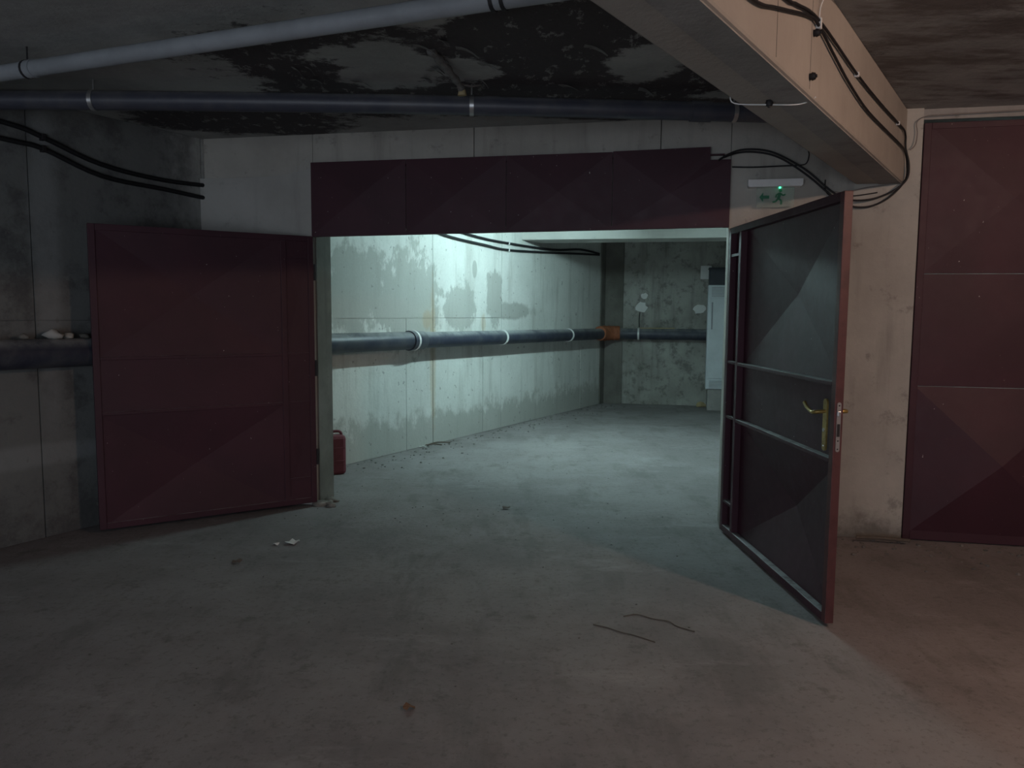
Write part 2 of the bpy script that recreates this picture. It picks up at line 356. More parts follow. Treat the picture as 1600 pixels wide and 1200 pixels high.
# ------------------------------------------------------------------ walls
def panels(parent, F, seams, rows, mat, d0, d1, gap=0.004, name='concrete_panel', jit=0.003):
    rr = random.Random(int(len(seams) * 13 + d1 * 1000))
    for z0, z1 in rows:
        for a, b in zip(seams[:-1], seams[1:]):
            MB().box(F, a + gap, b - gap, d0, d1 + rr.uniform(-jit, jit) * 0.5, z0 + gap * 0.5, z1 - gap * 0.5).build(name, mat, parent)
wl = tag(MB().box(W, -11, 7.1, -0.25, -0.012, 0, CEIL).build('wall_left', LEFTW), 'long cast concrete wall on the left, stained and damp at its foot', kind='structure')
lower = [-9.6, -7.1, -4.7, -3.35, -2.34, -1.05, 0.0, 1.47, 1.95, 2.99, 3.43, 4.36, 4.92, 5.81, 6.41, 6.82]
upper = [-9.6, -7.1, -4.7, -2.9, -2.34, -1.05, 0.3, 1.95, 3.43, 4.92, 6.82]
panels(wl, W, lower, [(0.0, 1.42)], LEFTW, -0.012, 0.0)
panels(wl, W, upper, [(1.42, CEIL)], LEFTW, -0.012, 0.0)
wb = tag(MB().box(B, -0.6, 5.2, -0.25, -0.012, 0, CEIL).build('wall_back', BACKW), 'far concrete wall beyond the gate, blotched with mould', kind='structure')
panels(wb, B, [0.0, 0.28, 0.9, 1.39, 2.2, 3.1, 4.9], [(0, 1.35), (1.35, CEIL)], BACKW, -0.012, 0.0)
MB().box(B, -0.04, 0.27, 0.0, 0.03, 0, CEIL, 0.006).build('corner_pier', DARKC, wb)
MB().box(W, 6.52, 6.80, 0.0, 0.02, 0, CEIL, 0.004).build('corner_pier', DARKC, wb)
def ragged(n, rx, rz, seed):
    r_ = random.Random(seed)
    return [(math.cos(2 * math.pi * i / n) * rx * r_.uniform(0.75, 1.15), math.sin(2 * math.pi * i / n) * rz * r_.uniform(0.75, 1.15)) for i in range(n)]
def bs(p): return (Vector((p[0], p[1], 0)) - B0).dot(GU)
for (x, y, z, rx, rz, sd) in ((2.135, 12.662, 1.762, 0.062, 0.052, 1), (2.09, 12.67, 1.58, 0.092, 0.092, 2), (2.985, 12.484, 1.553, 0.105, 0.078, 5)):
    s = bs((x, y)); MB().prism(B, [(s + a, z + b) for a, b in ragged(14, rx, rz, sd)], 0.0, 0.014).build('plaster_patch', PLASTER, wb)
# gate wall: piers and the strip above the opening, one structure with its blocks as parts
TH = -0.25
wf = tag(MB().box(G, -2.62, -1.53, TH, -0.012, 0, CEIL).build('wall_front', GATEW), 'concrete wall that holds the red steel gates', kind='structure')
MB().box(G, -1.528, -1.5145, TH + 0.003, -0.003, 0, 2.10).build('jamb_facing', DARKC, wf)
MB().box(G, -2.62, -1.528, TH, 0.0, 0, 2.49).build('gate_pier', GATEW, wf)
MB().prism(G, [(-2.47, 0), (-1.53, 0), (-1.53, 2.545), (-1.70, 2.515), (-1.80, 2.497), (-2.05, 2.492), (-2.47, 2.497)], 0.0, 0.035).build('wall_render', RENDER, wf)
for a, b in ((-1.53, -0.29), (-0.29, 1.02), (1.02, 1.484)):
    MB().box(G, a + 0.003, b - 0.003, TH, -0.005, 2.105, CEIL).build('lintel_block', GATEW, wf)
MB().box(G, -2.46, -1.536, -0.012, -0.005, 2.5, CEIL).build('lintel_block', GATEW, wf)
MB().box(G, 1.484, 2.655, TH, 0.0, 0, CEIL).build('gate_pier', GATEW, wf)
MB().box(G, 2.655, 4.0, TH, -0.03, 2.735, CEIL).build('lintel_block', PLAINW, wf)
MB().box(G, 3.92, 5.2, TH, 0.0, 0, 2.735).build('gate_pier', PLAINW, wf)
for k, (s, d, r) in enumerate(((-1.50, 0.03, 0.05), (-1.44, 0.0, 0.04), (-1.47, -0.09, 0.045), (-1.40, 0.05, 0.03))):
    MB().blob(G(s, d, 0.008), r, k + 1, 2, (1.2, 1, 0.55), 0.7).build('mortar_lump', GATEW, wf)
# hidden sides that close the place
tag(MB().box(I, -7.2, -4.2, -3.6, -3.4, 0, CEIL).box(I, 0.8, 6.6, -3.6, -3.4, 0, CEIL).box(I, -4.2, 0.8, -3.6, -3.4, 2.3, CEIL).build('wall_rear', PLAINW), 'plain concrete wall at the near end of the garage', kind='structure')  # the opening left in it is added to admit cool fill light
tag(MB().box(I, 5.35, 5.55, -3.4, 14.4, 0, CEIL).build('wall_right', PLAINW), 'plain concrete wall at the right end of the garage', kind='structure')

# ------------------------------------------------------------------ beams
BW = 0.27
beam = tag(MB().box(M, -8.6, 0.42, -BW, 0.0, 2.337, CEIL, 0.012).build('ceiling_beam', BEAMC), 'deep concrete ceiling beam running overhead to the gate wall', kind='structure')
MB().box(M, -8.5, 0.36, -BW * 0.5, -0.012, 2.332, 2.3385).build('soffit_board', PLAINW, beam)
for t_ in (-2.39, -2.84): MB().box(M, t_ - 0.0015, t_ + 0.0015, -0.004, 0.001, 2.36, 2.79).build('board_seam', DARKC, beam)
inb = tag(MB().box(G, -2.2, 5.2, -5.25, -4.72, 2.44, CEIL, 0.01).build('ceiling_beam', INBEAM), 'pale concrete beam across the ceiling of the lit room beyond the gate', kind='structure')

# ------------------------------------------------------------------ steel gate leaves
def leaf_frame(h, f, side):
    h = Vector((*h, 0)); f = Vector((*f, 0)); e = (f - h).normalized(); L = (f - h).length
    n = Vector((-e.y, e.x, 0)) * side
    return (lambda a, d, z: h + e * a + n * d + Z * z), L
def make_leaf(name, h, f, side, label, z0=0.03, z1=2.045, edge=None, rec=0.04, ap1=0.045, ap2=0.045):
    F, L = leaf_frame(h, f, side); T = 0.042; mid = 0.225
    root = thing(name, F(L / 2, -0.02, z0), label, kind='structure')
    def bar(nm, a0, a1, b0, b1, mat=RED, bev=0.003, d0=-T, d1=0.0): return MB().box(F, a0, a1, d0, d1, b0, b1, bev).build(nm, mat, root)
    bar('stile', 0.0, T, z0, z1); bar('stile', mid - T / 2, mid + T / 2, z0 + T, z1 - T)
    fs = bar('stile', L - T, L, z0, z1, edge or RED)
    bar('rail', T, L - T, z1 - T, z1); bar('rail', T, L - T, z0, z0 + T)
    bar('rail', mid + T / 2, L - T, 1.182 - 0.022, 1.182); bar('rail', mid + T / 2, L - T, 0.815 - 0.022, 0.815)
    for zt in (1.885, 1.182, 0.815, 0.235): bar('rail', T, mid - T / 2, zt - 0.018, zt, RED, 0.002, -T, -0.004)
    def sh(a0, a1, b0, b1, ap): MB().sheet(F, a0, a1, b0, b1, -rec, -ap).build('sheet_panel', RED, root)
    sh(mid, L - 0.01, 1.16, z1 - 0.01, ap1); sh(mid, L - 0.01, 0.80, 1.16, 0.004); sh(mid, L - 0.01, z0 + 0.01, 0.80, ap2)
    sh(0.01, mid, 1.16, z1 - 0.01, 0.006); sh(0.01, mid, 0.8, 1.16, 0.003); sh(0.01, mid, z0 + 0.01, 0.8, 0.006)
    for zh in (0.32, 1.0, 1.72):
        MB().tube([F(-0.014, -0.02, zh), F(-0.014, -0.02, zh + 0.12)], 0.013, 10).build('hinge', IRON, root)
    return root, F, L, fs
left_leaf, FL, LL, _ = make_leaf('door_1', (-1.49, 5.865), (-2.73, 5.05), 1, 'dark red steel gate leaf folded open against the left wall', rec=0.006)
right_leaf, FR, LR, fstile = make_leaf('door_2', (1.44, 5.25), (1.51, 3.61), -1, 'dark red steel gate leaf standing open on the right, with brass handle', z0=0.018, z1=2.06, edge=RED_LIT, ap1=0.06, ap2=0.10)
# lock and handle of the right leaf
a = LR - 0.085
MB().prism(FR, [(a + 0.021 * math.cos(t), (1.075 if 0 <= t <= math.pi else 0.865) + 0.021 * math.sin(t)) for t in [math.pi * k / 8 for k in range(9)] + [math.pi + math.pi * k / 8 for k in range(9)]], -0.001, 0.007).build('handle_plate', BRASS, right_leaf)
hd = MB().tube(spline([FR(a, 0.005, 1.035), FR(a, 0.035, 1.033), FR(a - 0.01, 0.052, 1.03), FR(a - 0.04, 0.055, 1.028), FR(a - 0.10, 0.054, 1.046), FR(a - 0.135, 0.05, 1.062)], 5), 0.0095, 10).build('lever_handle', BRASS, right_leaf)
MB().tube([FR(a, 0.006, 0.945), FR(a, 0.012, 0.945)], 0.009, 10).build('key_cylinder', STEEL, right_leaf)
MB().blob(FR(a, 0.008, 0.868), 0.005, 1, 1, rough=0).build('screw', STEEL, right_leaf)
FE = lambda b, o, z: FR(LR + o, b, z)     # end face of the free stile
fp = MB().prism(FE, [(-0.021 + 0.0095 * math.cos(t), (1.078 if k < 9 else 0.862) + 0.0095 * math.sin(t)) for k, t in enumerate([math.pi * j / 8 for j in range(9)] + [math.pi + math.pi * j / 8 for j in range(9)])], -0.001, 0.003).build('lock_plate', STEEL, right_leaf)
MB().box(FE, -0.028, -0.014, 0.002, 0.010, 1.022, 1.045, 0.002).build('latch', STEEL, fp)
MB().box(FE, -0.028, -0.014, 0.002, 0.004, 0.925, 0.985).build('bolt_slot', IRON, fp)
for zz in (0.905, 0.866, 1.072): MB().blob(FE(-0.021, 0.003, zz), 0.004, 2, 1, rough=0).build('screw', IRON, fp)
MB().tube(spline([FR(a, -0.04, 1.035), FR(a, -0.085, 1.034), FR(a - 0.02, -0.105, 1.033), FR(a - 0.12, -0.1, 1.03)], 5), 0.0095, 10).build('lever_handle', BRASS, right_leaf)

# steel panel above the gate opening
tr = thing('trim_1', G(0, 0.02, 2.05), 'dark red steel panel above the open gate', kind='structure')
xs = [-1.535, -0.79, -0.045, 0.70, 1.482]
for k, (p, q) in enumerate(zip(xs[:-1], xs[1:])):
    m = MB()
    if k < 3: m.sheet(G, p + 0.002, q - 0.002, 2.052 + 0.008 * k, 2.588, 0.035, 0.018)
    else:
        cx, cz = (p + q) / 2, 2.30
        pts = [(p + 0.002, 2.07), (q, 2.078), (q, 2.515), (1.348, 2.515), (1.348, 2.60), (p + 0.002, 2.592)]
        n = len(pts); fr = [G(s, 0.035, z) for s, z in pts] + [G(cx, 0.053, cz)]; bk = [G(s, 0.031, z) for s, z in pts] + [G(cx, 0.049, cz)]
        m.add(fr + bk, [(i, (i + 1) % n, n) for i in range(n)] + [(n + 1 + (i + 1) % n, n + 1 + i, 2 * n + 1) for i in range(n)] + [(i, n + 1 + i, n + 1 + (i + 1) % n, (i + 1) % n) for i in range(n)])
    m.build('sheet_panel', RED, tr)
MB().prism(G, [(-1.535, 2.045), (1.482, 2.073), (1.482, 2.10), (-1.535, 2.075)], -0.01, 0.034).build('rail', RED, tr)
MB().box(G, -1.50, 1.44, 0.0, 0.03, 2.545, 2.575 - 0.04 + 0.02, 0.003).build('rail', RED, tr)
MB().box(G, -1.535, -1.50, 0.0, 0.033, 2.07, 2.56, 0.003).build('stile', RED, tr)
MB().box(G, 1.44, 1.482, 0.0, 0.033, 2.07, 2.51, 0.003).build('stile', RED, tr)

# closed gate at the right edge
rg = thing('door_3', G(3.2, -0.06, 0.004), 'closed dark red steel gate with pressed panels at the right edge', kind='structure')
def RB(nm, a0, a1, b0, b1, d0=-0.075, d1=-0.03): return MB().box(G, a0, a1, d0, d1, b0, b1, 0.003).build(nm, RED, rg)
RB('stile', 2.67, 2.715, 0.004, 2.715); RB('stile', 3.71, 3.755, 0.004, 2.715); RB('rail', 2.715, 3.71, 2.675, 2.715); RB('rail', 2.715, 3.71, 0.004, 0.07)
MB().sheet(G, 2.70, 3.72, 0.045, 1.03, -0.034, 0.10).build('sheet_panel', RED, rg)
MB().sheet(G, 2.70, 3.72, 1.033, 1.76, -0.034, 0.006).build('sheet_panel', RED, rg)
MB().sheet(G, 2.70, 3.72, 1.763, 2.70, -0.034, 0.03).build('sheet_panel', RED, rg)
RB('stile', 3.76, 3.91, 0.004, 2.715)

# ------------------------------------------------------------------ big drain pipe along the left wall
PR = 0.093; PD = 0.112
pz = lambda t: 1.213 - 0.0068 * (t + 2.5)
bp = thing('drain_pipe', W(3, PD, pz(3) - PR), 'thick black drain pipe running low along the left wall and round the far corner', 'pipe')
cs = 6.60
p1 = [W(-10.5 + k * 1.0, PD, pz(-10.5 + k * 1.0)) for k in range(12)]
MB().tube([W(-10.5, PD, pz(-10.5)), W(-4, PD, pz(-4)), W(1.42, PD, pz(1.42))], PR, 24).build('pipe_length', BLACKP, bp)
MB().tube([W(1.42, PD, pz(1.42)), W(4, PD, pz(4)), W(6.3, PD, pz(6.3))], PR * 0.93, 24).build('pipe_length', BLACKP, bp)
MB().tube([W(1.37, PD, pz(1.4)), W(1.50, PD, pz(1.5)), W(1.51, PD, pz(1.5)), W(1.60, PD, pz(1.6)), W(1.605, PD, pz(1.6))], PR * 1.13, 24, True, lambda i: (1, 1, 0.94, 0.94, 0.9)[i]).build('pipe_socket', BLACKP, bp)
zb = pz(6.5)
s_start = 0.16
el = spline([W(6.25, PD, zb), W(6.42, PD, zb), B(0.10, 0.16, zb), B(0.24, PD, zb), B(0.4, PD, zb)], 6)
MB().tube(el, PR * 0.95, 20).build('pipe_elbow', BLACKP, bp)
MB().tube([B(0.36, PD, zb), B(1.5, PD, zb), B(3.6, PD, zb - 0.012)], PR * 0.95, 24).build('pipe_length', BLACKP, bp)
wrap = spline([W(6.27, PD, zb + 0.01), W(6.42, PD, zb + 0.01), B(0.08, 0.17, zb + 0.01), B(0.18, 0.13, zb + 0.01), B(0.23, PD + 0.01, zb + 0.01)], 8)
MB().tube(wrap, 0.122, 20, True, lambda i: 0.93 + 0.10 * math.sin(i * 2.3) * (0.6 + 0.4 * math.sin(i * 5.1))).build('orange_wrapping', ORANGE, bp)
def clamp(p0, p1, r, parent, mat=WHITE, nm='pipe_clamp'): return MB().tube([p0, p1], r, 24).build(nm, mat, parent)
for t in (-3.9, 1.44, 3.26, 5.14):
    c = clamp(W(t - 0.014, PD, pz(t)), W(t + 0.014, PD, pz(t)), PR * (1.16 if t == 1.44 else 1.05), bp)
    MB().box(W, t - 0.012, t + 0.012, 0.0, 0.02, pz(t) - 0.02, pz(t) + 0.02).build('clamp_foot', STEEL, c)
s = bs((2.06, 12.68)); clamp(B(s - 0.014, PD, zb), B(s + 0.014, PD, zb), PR * 1.04, bp)
# dried mortar lumps lying on the pipe
for k, (t, r) in enumerate(((-2.29, 0.05), (-2.19, 0.032), (-2.47, 0.03), (-2.08, 0.03))):
    tag(MB().blob(W(t, PD - 0.01, pz(t) + PR + r * 0.5), r, k + 3, 2, (1, 0.9, 0.6), 0.7).build('mortar_lump', (RENDER, GATEW, DARKC, DARKC)[k]),
        ('pale dried mortar lump on the thick pipe at the left edge', 'small pale mortar crumb on the pipe beside the larger lump', 'dark mortar crumb on the pipe nearest the left edge', 'dark mortar crumb on the pipe nearest the red gate leaf')[k], 'mortar', 'mortar lumps on the pipe')

# ------------------------------------------------------------------ ceiling pipes
r1 = 0.054
cp = thing('ceiling_pipe', (-0.6, 4.59, 2.62), 'long dark grey pipe hung under the ceiling in front of the gate', 'pipe')
def bpz(x): return Vector((x, 4.634 + 0.057 * x + 0.012 * x * x, 2.682))
for a0, a1 in ((-3.15, -0.15), (-0.15, 1.86)):
    MB().tube([bpz(a0 + (a1 - a0) * k / 6) for k in range(7)], r1, 20).build('pipe_length', DARKP, cp)
MB().tube([bpz(1.04), bpz(1.16)], r1 * 1.12, 20).build('pipe_socket', DARKP, cp)
MB().tube([bpz(-0.17), bpz(-0.08)], r1 * 1.06, 20).build('pipe_socket', DARKP, cp)
for x in (-2.40, -0.245, 1.3):
    c = MB().tube([bpz(x - 0.012), bpz(x + 0.012)], r1 * 1.09, 20).build('pipe_clamp', STEEL, cp)
    MB().tube([bpz(x) + Z * r1, bpz(x) + Z * (CEIL - 2.682)], 0.005, 8).build('hanger_rod', STEEL, c)
r2 = 0.040
gp = thing('ceiling_pipe', (-1.3, 3.6, 2.64), 'pale grey pipe slanting under the ceiling at the upper left', 'pipe')
def gpz(k): return Vector((-2.626, 4.097, 2.69)).lerp(Vector((0.109, 3.031, 2.69)), k)
for a0, a1 in ((-0.32, 0.072), (0.072, 1.10)):
    MB().tube([gpz(a0 + (a1 - a0) * k / 5) for k in range(6)], r2, 18).build('pipe_length', GREYP, gp)
MB().tube([gpz(0.06), gpz(0.085)], r2 * 1.1, 18).build('pipe_socket', GREYP, gp)
for k in (0.068, 0.93, 0.945):
    c = MB().tube([gpz(k - 0.0025), gpz(k + 0.0025)], r2 * 1.14, 18).build('pipe_clamp', IRON, gp)
    MB().tube([gpz(k) + Z * r2, gpz(k) + Z * (CEIL - 2.69)], 0.004, 8).build('hanger_rod', IRON, c)

# ------------------------------------------------------------------ cables on the left wall
rc = 0.0155; dc = 0.02
ca = [(-9, 2.62), (-4.2, 2.68), (-3.2, 2.665), (-2.47, 2.621), (-2.25, 2.577), (-1.87, 2.471), (-1.39, 2.435), (-0.723, 2.456), (0.6, 2.46), (1.8, 2.46), (2.81, 2.385), (3.56, 2.366), (4.8, 2.372), (5.7, 2.44), (6.40, 2.425)]
cb = [(-9, 2.52), (-4.2, 2.58), (-3.2, 2.555), (-2.47, 2.522), (-2.25, 2.505), (-1.87, 2.394), (-1.39, 2.37), (-0.758, 2.35), (0.6, 2.40), (1.6, 2.40), (2.28, 2.335), (3.0, 2.30), (3.56, 2.281), (4.8, 2.33), (5.6, 2.37), (6.40, 2.405)]
for pts, lab in ((ca, 'upper of the two black cables along the left wall'), (cb, 'lower of the two black cables along the left wall')):
    e = thing('wall_cable', W(-1.5, dc, 2.3), lab, 'cable', 'cables on the left wall')
    MB().tube(spline([W(t, dc, z) for t, z in pts], 5), rc, 10).build('cable_sheath', CABLE, e)
    for t, z in pts:
        if t in (-2.25, -0.723, -0.758, 3.56) or t == -4.2:
            MB().box(W, t - 0.012, t + 0.012, 0.0, dc + rc + 0.003, z - rc - 0.005, z + rc + 0.005, 0.002).build('cable_clip', WHITE if t == 3.56 else IRON, e)

# ------------------------------------------------------------------ cables on the beam and round to the sign
c1 = [(-4.4, 2.47), (-3.6, 2.44), (-3.14, 2.448), (-2.88, 2.504), (-2.48, 2.600), (-2.33, 2.608), (-2.047, 2.567), (-1.76, 2.531), (-1.335, 2.504), (-0.787, 2.512), (-0.25, 2.525), (-0.06, 2.515)]
c2 = [(-4.4, 2.60), (-3.2, 2.545), (-2.772, 2.566), (-2.652, 2.587), (-2.33, 2.628), (-1.594, 2.608), (-1.012, 2.611), (-0.379, 2.628), (-0.16, 2.634), (-0.08, 2.61), (-0.05, 2.54)]
def beam_pt(t, z): return M(t, 0.012, z)
tail1 = [G(2.563, 0.03, 2.45), G(2.560, 0.03, 2.36), G(2.50, 0.03, 2.275), G(2.42, 0.03, 2.215), G(2.326, 0.03, 2.186), G(2.22, 0.03, 2.20), G(2.127, 0.03, 2.258), G(1.98, 0.03, 2.385), G(1.841, 0.03, 2.485), G(1.74, 0.03, 2.535), G(1.635, 0.03, 2.557), G(1.53, 0.03, 2.557), G(1.432, 0.055, 2.525), G(1.40, 0.06, 2.505)]
tail2 = [G(2.566, 0.055, 2.45), G(2.562, 0.055, 2.36), G(2.51, 0.05, 2.30), G(2.43, 0.05, 2.255), G(2.32, 0.05, 2.228), G(2.20, 0.05, 2.238), G(2.10, 0.05, 2.30), G(1.97, 0.05, 2.415), G(1.85, 0.055, 2.492), G(1.74, 0.055, 2.547), G(1.635, 0.055, 2.569), G(1.53, 0.055, 2.567), G(1.445, 0.06, 2.535), G(1.42, 0.065, 2.515)]
for pts, tail, lab in ((c1, tail1, 'black cable drooping lower on the beam side and looping over the exit sign'), (c2, tail2, 'black cable high on the beam side, looping to the gate panel')):
    e = thing('beam_cable', M(-1, 0.012, 2.3), lab, 'cable', 'cables on the ceiling beam')
    MB().tube(spline([beam_pt(t, z) for t, z in pts] + tail, 5), 0.0062, 8).build('cable_sheath', CABLE, e)
    for t, z in pts:
        if t in (-2.33, -1.594, -0.379):
            MB().box(M, t - 0.008, t + 0.008, 0.0, 0.021, z - 0.011, z + 0.011, 0.002).build('cable_clip', WHITE, e)
def wire(name, pts, r, mat, label, group=None): return tag(MB().tube(spline(pts, 5), r, 8).build(name, mat), label, 'wire', group)
wire('thin_wire', [G(3.6, 0.012, 2.768), G(3.22, 0.012, 2.762), G(2.75, 0.012, 2.752), G(2.66, 0.015, 2.745), G(2.61, 0.02, 2.71), G(2.615, 0.025, 2.64), G(2.605, 0.03, 2.57), G(2.572, 0.04, 2.535)], 0.003, GREYW, 'thin grey wire running above the closed right gate')
wire('thin_wire', [G(2.548, 0.035, 2.345), G(2.44, 0.02, 2.325), G(2.33, 0.02, 2.312), G(2.2, 0.02, 2.285), G(2.1, 0.02, 2.295)], 0.003, GREYW, 'thin grey wire from the beam end along the wall')
wire('thin_wire', [G(1.90, 0.016, 2.465), G(1.78, 0.016, 2.464), G(1.62, 0.016, 2.462), G(1.49, 0.016, 2.468)], 0.005, CABLE, 'straight black wire stapled above the exit sign')
wire('thin_wire', [G(1.90, 0.016, 2.465), G(1.955, 0.016, 2.475), G(1.972, 0.016, 2.53), G(1.96, 0.016, 2.575)], 0.0035, CABLE, 'short black wire end curling up beside the exit sign cables')
wire('thin_wire', [G(2.08, 0.009, 2.37), G(2.085, 0.009, 2.30), G(2.13, 0.009, 2.262), G(2.26, 0.009, 2.262), G(2.4, 0.009, 2.28)], 0.004, CABLE, 'thin black wire drooping under the beam end')
ub = 2.330
wire('white_string', [M(-3.09 + 0.6, -BW - 0.004, ub + 0.03), M(-2.47, -BW + 0.005, ub - 0.004), M(-2.40, -BW * 0.55, ub - 0.01), M(-2.32, -0.05, ub - 0.004), M(-2.30, 0.004, ub + 0.02)], 0.0025, PLASTER, 'pale string tied across the underside of the beam')
wire('white_string', [M(-2.31, 0.006, 2.63), M(-2.30, 0.01, 2.70), M(-2.22, 0.03, 2.765), M(-2.0, 0.12, 2.79)], 0.0025, PLASTER, 'pale string from the beam cables up to the ceiling')
for p, n, lab in ((M(-2.394, 0, 2.404), MN, 'dark anchor knob low on the lit side of the beam'), (M(-2.40, -BW * 0.55, 2.337), -Z, 'dark anchor knob on the underside of the beam'), (M(-2.36, 0.0, 2.575), MN, 'dark anchor knob under the cables on the beam')):
    e = MB().tube([p - n * 0.002, p + n * 0.006, p + n * 0.010, p + n * 0.022], 0.016, 10, True, lambda i: (0.8, 0.8, 1, 0.75)[i]).build('anchor_knob', IRON); tag(e, lab, 'knob')
    MB().tube([p + n * 0.021, p + n * 0.028], 0.006, 6).build('bolt', IRON, e)

# ------------------------------------------------------------------ exit sign
es = thing('exit_sign', G(1.763, 0.03, 2.2), 'emergency exit sign with clear hanging plate and lit green lamp', 'sign')
MB().prism(lambda a, d, z: G(a, d, z), [(1.60, 2.325), (1.925, 2.325), (1.935, 2.335), (1.935, 2.372), (1.592, 2.372), (1.592, 2.335)], 0.0, 0.075).build('housing', WHITE, es)
MB().box(G, 1.650, 1.888, 0.034, 0.040, 2.195, 2.325).build('clear_plate', ACRYL, es)
fig = MB()
def limb(pts, w):
    for (x1_, z1_), (x2_, z2_) in zip(pts[:-1], pts[1:]):
        dx, dz = x2_ - x1_, z2_ - z1_; l = math.hypot(dx, dz); px, pz_ = -dz / l * w, dx / l * w
        fig.prism(G, [(x1_ + px, z1_ + pz_), (x1_ - px, z1_ - pz_), (x2_ - px, z2_ - pz_), (x2_ + px, z2_ + pz_)], 0.0405, 0.042)
fig.prism(G, [(1.80 + 0.011 * math.cos(k * math.pi / 5), 2.302 + 0.011 * math.sin(k * math.pi / 5)) for k in range(10)], 0.0405, 0.042)
limb([(1.798, 2.288), (1.788, 2.252)], 0.010); limb([(1.788, 2.252), (1.808, 2.236), (1.806, 2.212)], 0.006); limb([(1.788, 2.252), (1.772, 2.232), (1.752, 2.228)], 0.006)
limb([(1.80, 2.284), (1.818, 2.27), (1.832, 2.278)], 0.0045); limb([(1.795, 2.284), (1.776, 2.276), (1.772, 2.258)], 0.0045)
fig.build('running_figure', GREEN, es)
MB().prism(G, [(1.668, 2.262), (1.692, 2.292), (1.692, 2.272), (1.73, 2.272), (1.73, 2.252), (1.692, 2.252), (1.692, 2.232)], 0.0405, 0.042).build('arrow', GREEN, es)
MB().box(G, 1.789, 1.801, 0.043, 0.052, 2.316, 2.3245).build('green_lamp', mat_emit('green_led', (0.05, 1.0, 0.45), 3.0), es)

# ------------------------------------------------------------------ things in the lit room
# red can
can = thing('jerrycan', (-1.635, 7.06, 0), 'red plastic jerrycan by the gate jamb', 'can')
CF = lambda x, y, z: Vector((-1.635, 7.06, 0)) + Vector((0.9, 0.436, 0)) * x + Vector((-0.436, 0.9, 0)) * y + Z * z
MB().box(CF, -0.14, 0.10, -0.08, 0.08, 0.0, 0.36, 0.03).build('body', JERRY, can)
MB().tube(spline([CF(-0.02, 0, 0.35), CF(-0.01, 0, 0.385), CF(0.03, 0, 0.392), CF(0.065, 0, 0.38), CF(0.075, 0, 0.34)], 5), 0.013, 8).build('handle', JERRY, can)
MB().tube([CF(-0.09, 0, 0.35), CF(-0.09, 0, 0.392)], 0.024, 12).build('cap', IRON, can)
for zz in (0.12, 0.24): MB().box(CF, -0.125, 0.085, -0.084, 0.084, zz, zz + 0.012, 0.003).build('rib', JERRY, can)
# tall white cabinet in front of the pipe
s0 = bs((3.113, 12.456)) - 0.02
kb = thing('metal_cabinet', B(s0 + 0.3, 0.42, 0), 'tall white metal cabinet with vent grilles behind the open gate leaf', 'cabinet')
MB().box(B, s0 + 0.03, s0 + 0.57, 0.26, 0.56, 0.0, 0.33, 0.004).build('plinth', PLAINW, kb)
MB().box(B, s0, s0 + 0.6, 0.24, 0.58, 0.33, 1.92, 0.006).build('body', CABW, kb)
dr = MB().box(B, s0 + 0.02, s0 + 0.58, 0.58, 0.60, 0.50, 1.71, 0.004).build('door', CABW, kb)
MB().box(B, s0 + 0.055, s0 + 0.075, 0.60, 0.612, 1.25, 1.66, 0.002).build('handle_strip', GREYP, dr)
for z0_, z1_ in ((0.345, 0.485), (1.725, 1.905)):
    g_ = MB().box(B, s0 + 0.012, s0 + 0.588, 0.578, 0.602, z0_, z1_, 0.003).build('vent_grille', CABW, kb)
    k = 0
    while z0_ + 0.02 + k * 0.022 < z1_ - 0.02:
        zc = z0_ + 0.02 + k * 0.022; MB().box(B, s0 + 0.05, s0 + 0.55, 0.600, 0.607, zc, zc + 0.010).build('louvre', GREYP, g_); k += 1
bx = MB().box(B, s0 + 0.01, s0 + 0.58, 0.26, 0.54, 1.92, 2.17, 0.01).build('dark_box', DARKB); tag(bx, 'dark box standing on top of the white metal cabinet', 'box')
MB().box(B, s0 + 0.0, s0 + 0.59, 0.25, 0.55, 2.165, 2.185, 0.004).build('lid', DARKB, bx)
s1 = bs((2.988, 12.482))
jb = MB().box(B, s1, s1 + 0.17, 0.0, 0.09, 2.03, 2.24, 0.008).build('junction_box', WHITE); tag(jb, 'small pale junction box high on the far wall', 'box')
MB().box(B, s1 + 0.012, s1 + 0.158, 0.088, 0.098, 2.042, 2.228, 0.004).build('cover', WHITE, jb)
wire('hanging_cord', [B(bs((2.07, 12.68)), 0.012, 1.50), B(bs((2.06, 12.68)), 0.014, 1.38), B(bs((2.065, 12.68)), 0.014, 1.26)], 0.007, CABLE, 'short dark cord hanging from the plaster patch above the far pipe')
lath = MB().box(B, bs((2.08, 12.67)), bs((2.62, 12.56)), 0.085, 0.115, zb + PR * 0.95, zb + PR * 0.95 + 0.014, 0.003).build('wood_lath', STRAW); tag(lath, 'thin pale lath lying on the far pipe', 'lath')

# ------------------------------------------------------------------ litter on the floor
def fz(x, y): return floor_z(x, y)
def scrap(x, y, r, seed, mat, name, label, cat, group=None, lift=0.02):
    r_ = random.Random(seed); n = 9; m = MB(); c0 = Vector((x, y, fz(x, y) + 0.004)); ring = []
    for i in range(n):
        a_ = 2 * math.pi * i / n; rr = r * r_.uniform(0.6, 1.15); ring.append(c0 + Vector((math.cos(a_) * rr, math.sin(a_) * rr * 0.7, r_.uniform(0, lift))))
    top = [c0 + Z * 0.012] + ring; bot = [v - Z * 0.004 for v in top]
    m.add(top + bot, [(0, 1 + i, 1 + (i + 1) % n) for i in range(n)] + [(n + 1, n + 2 + (i + 1) % n, n + 2 + i) for i in range(n)] + [(1 + i, n + 2 + i, n + 2 + (i + 1) % n, 1 + (i + 1) % n) for i in range(n)])
    return tag(m.build(name, mat), label, cat, group)
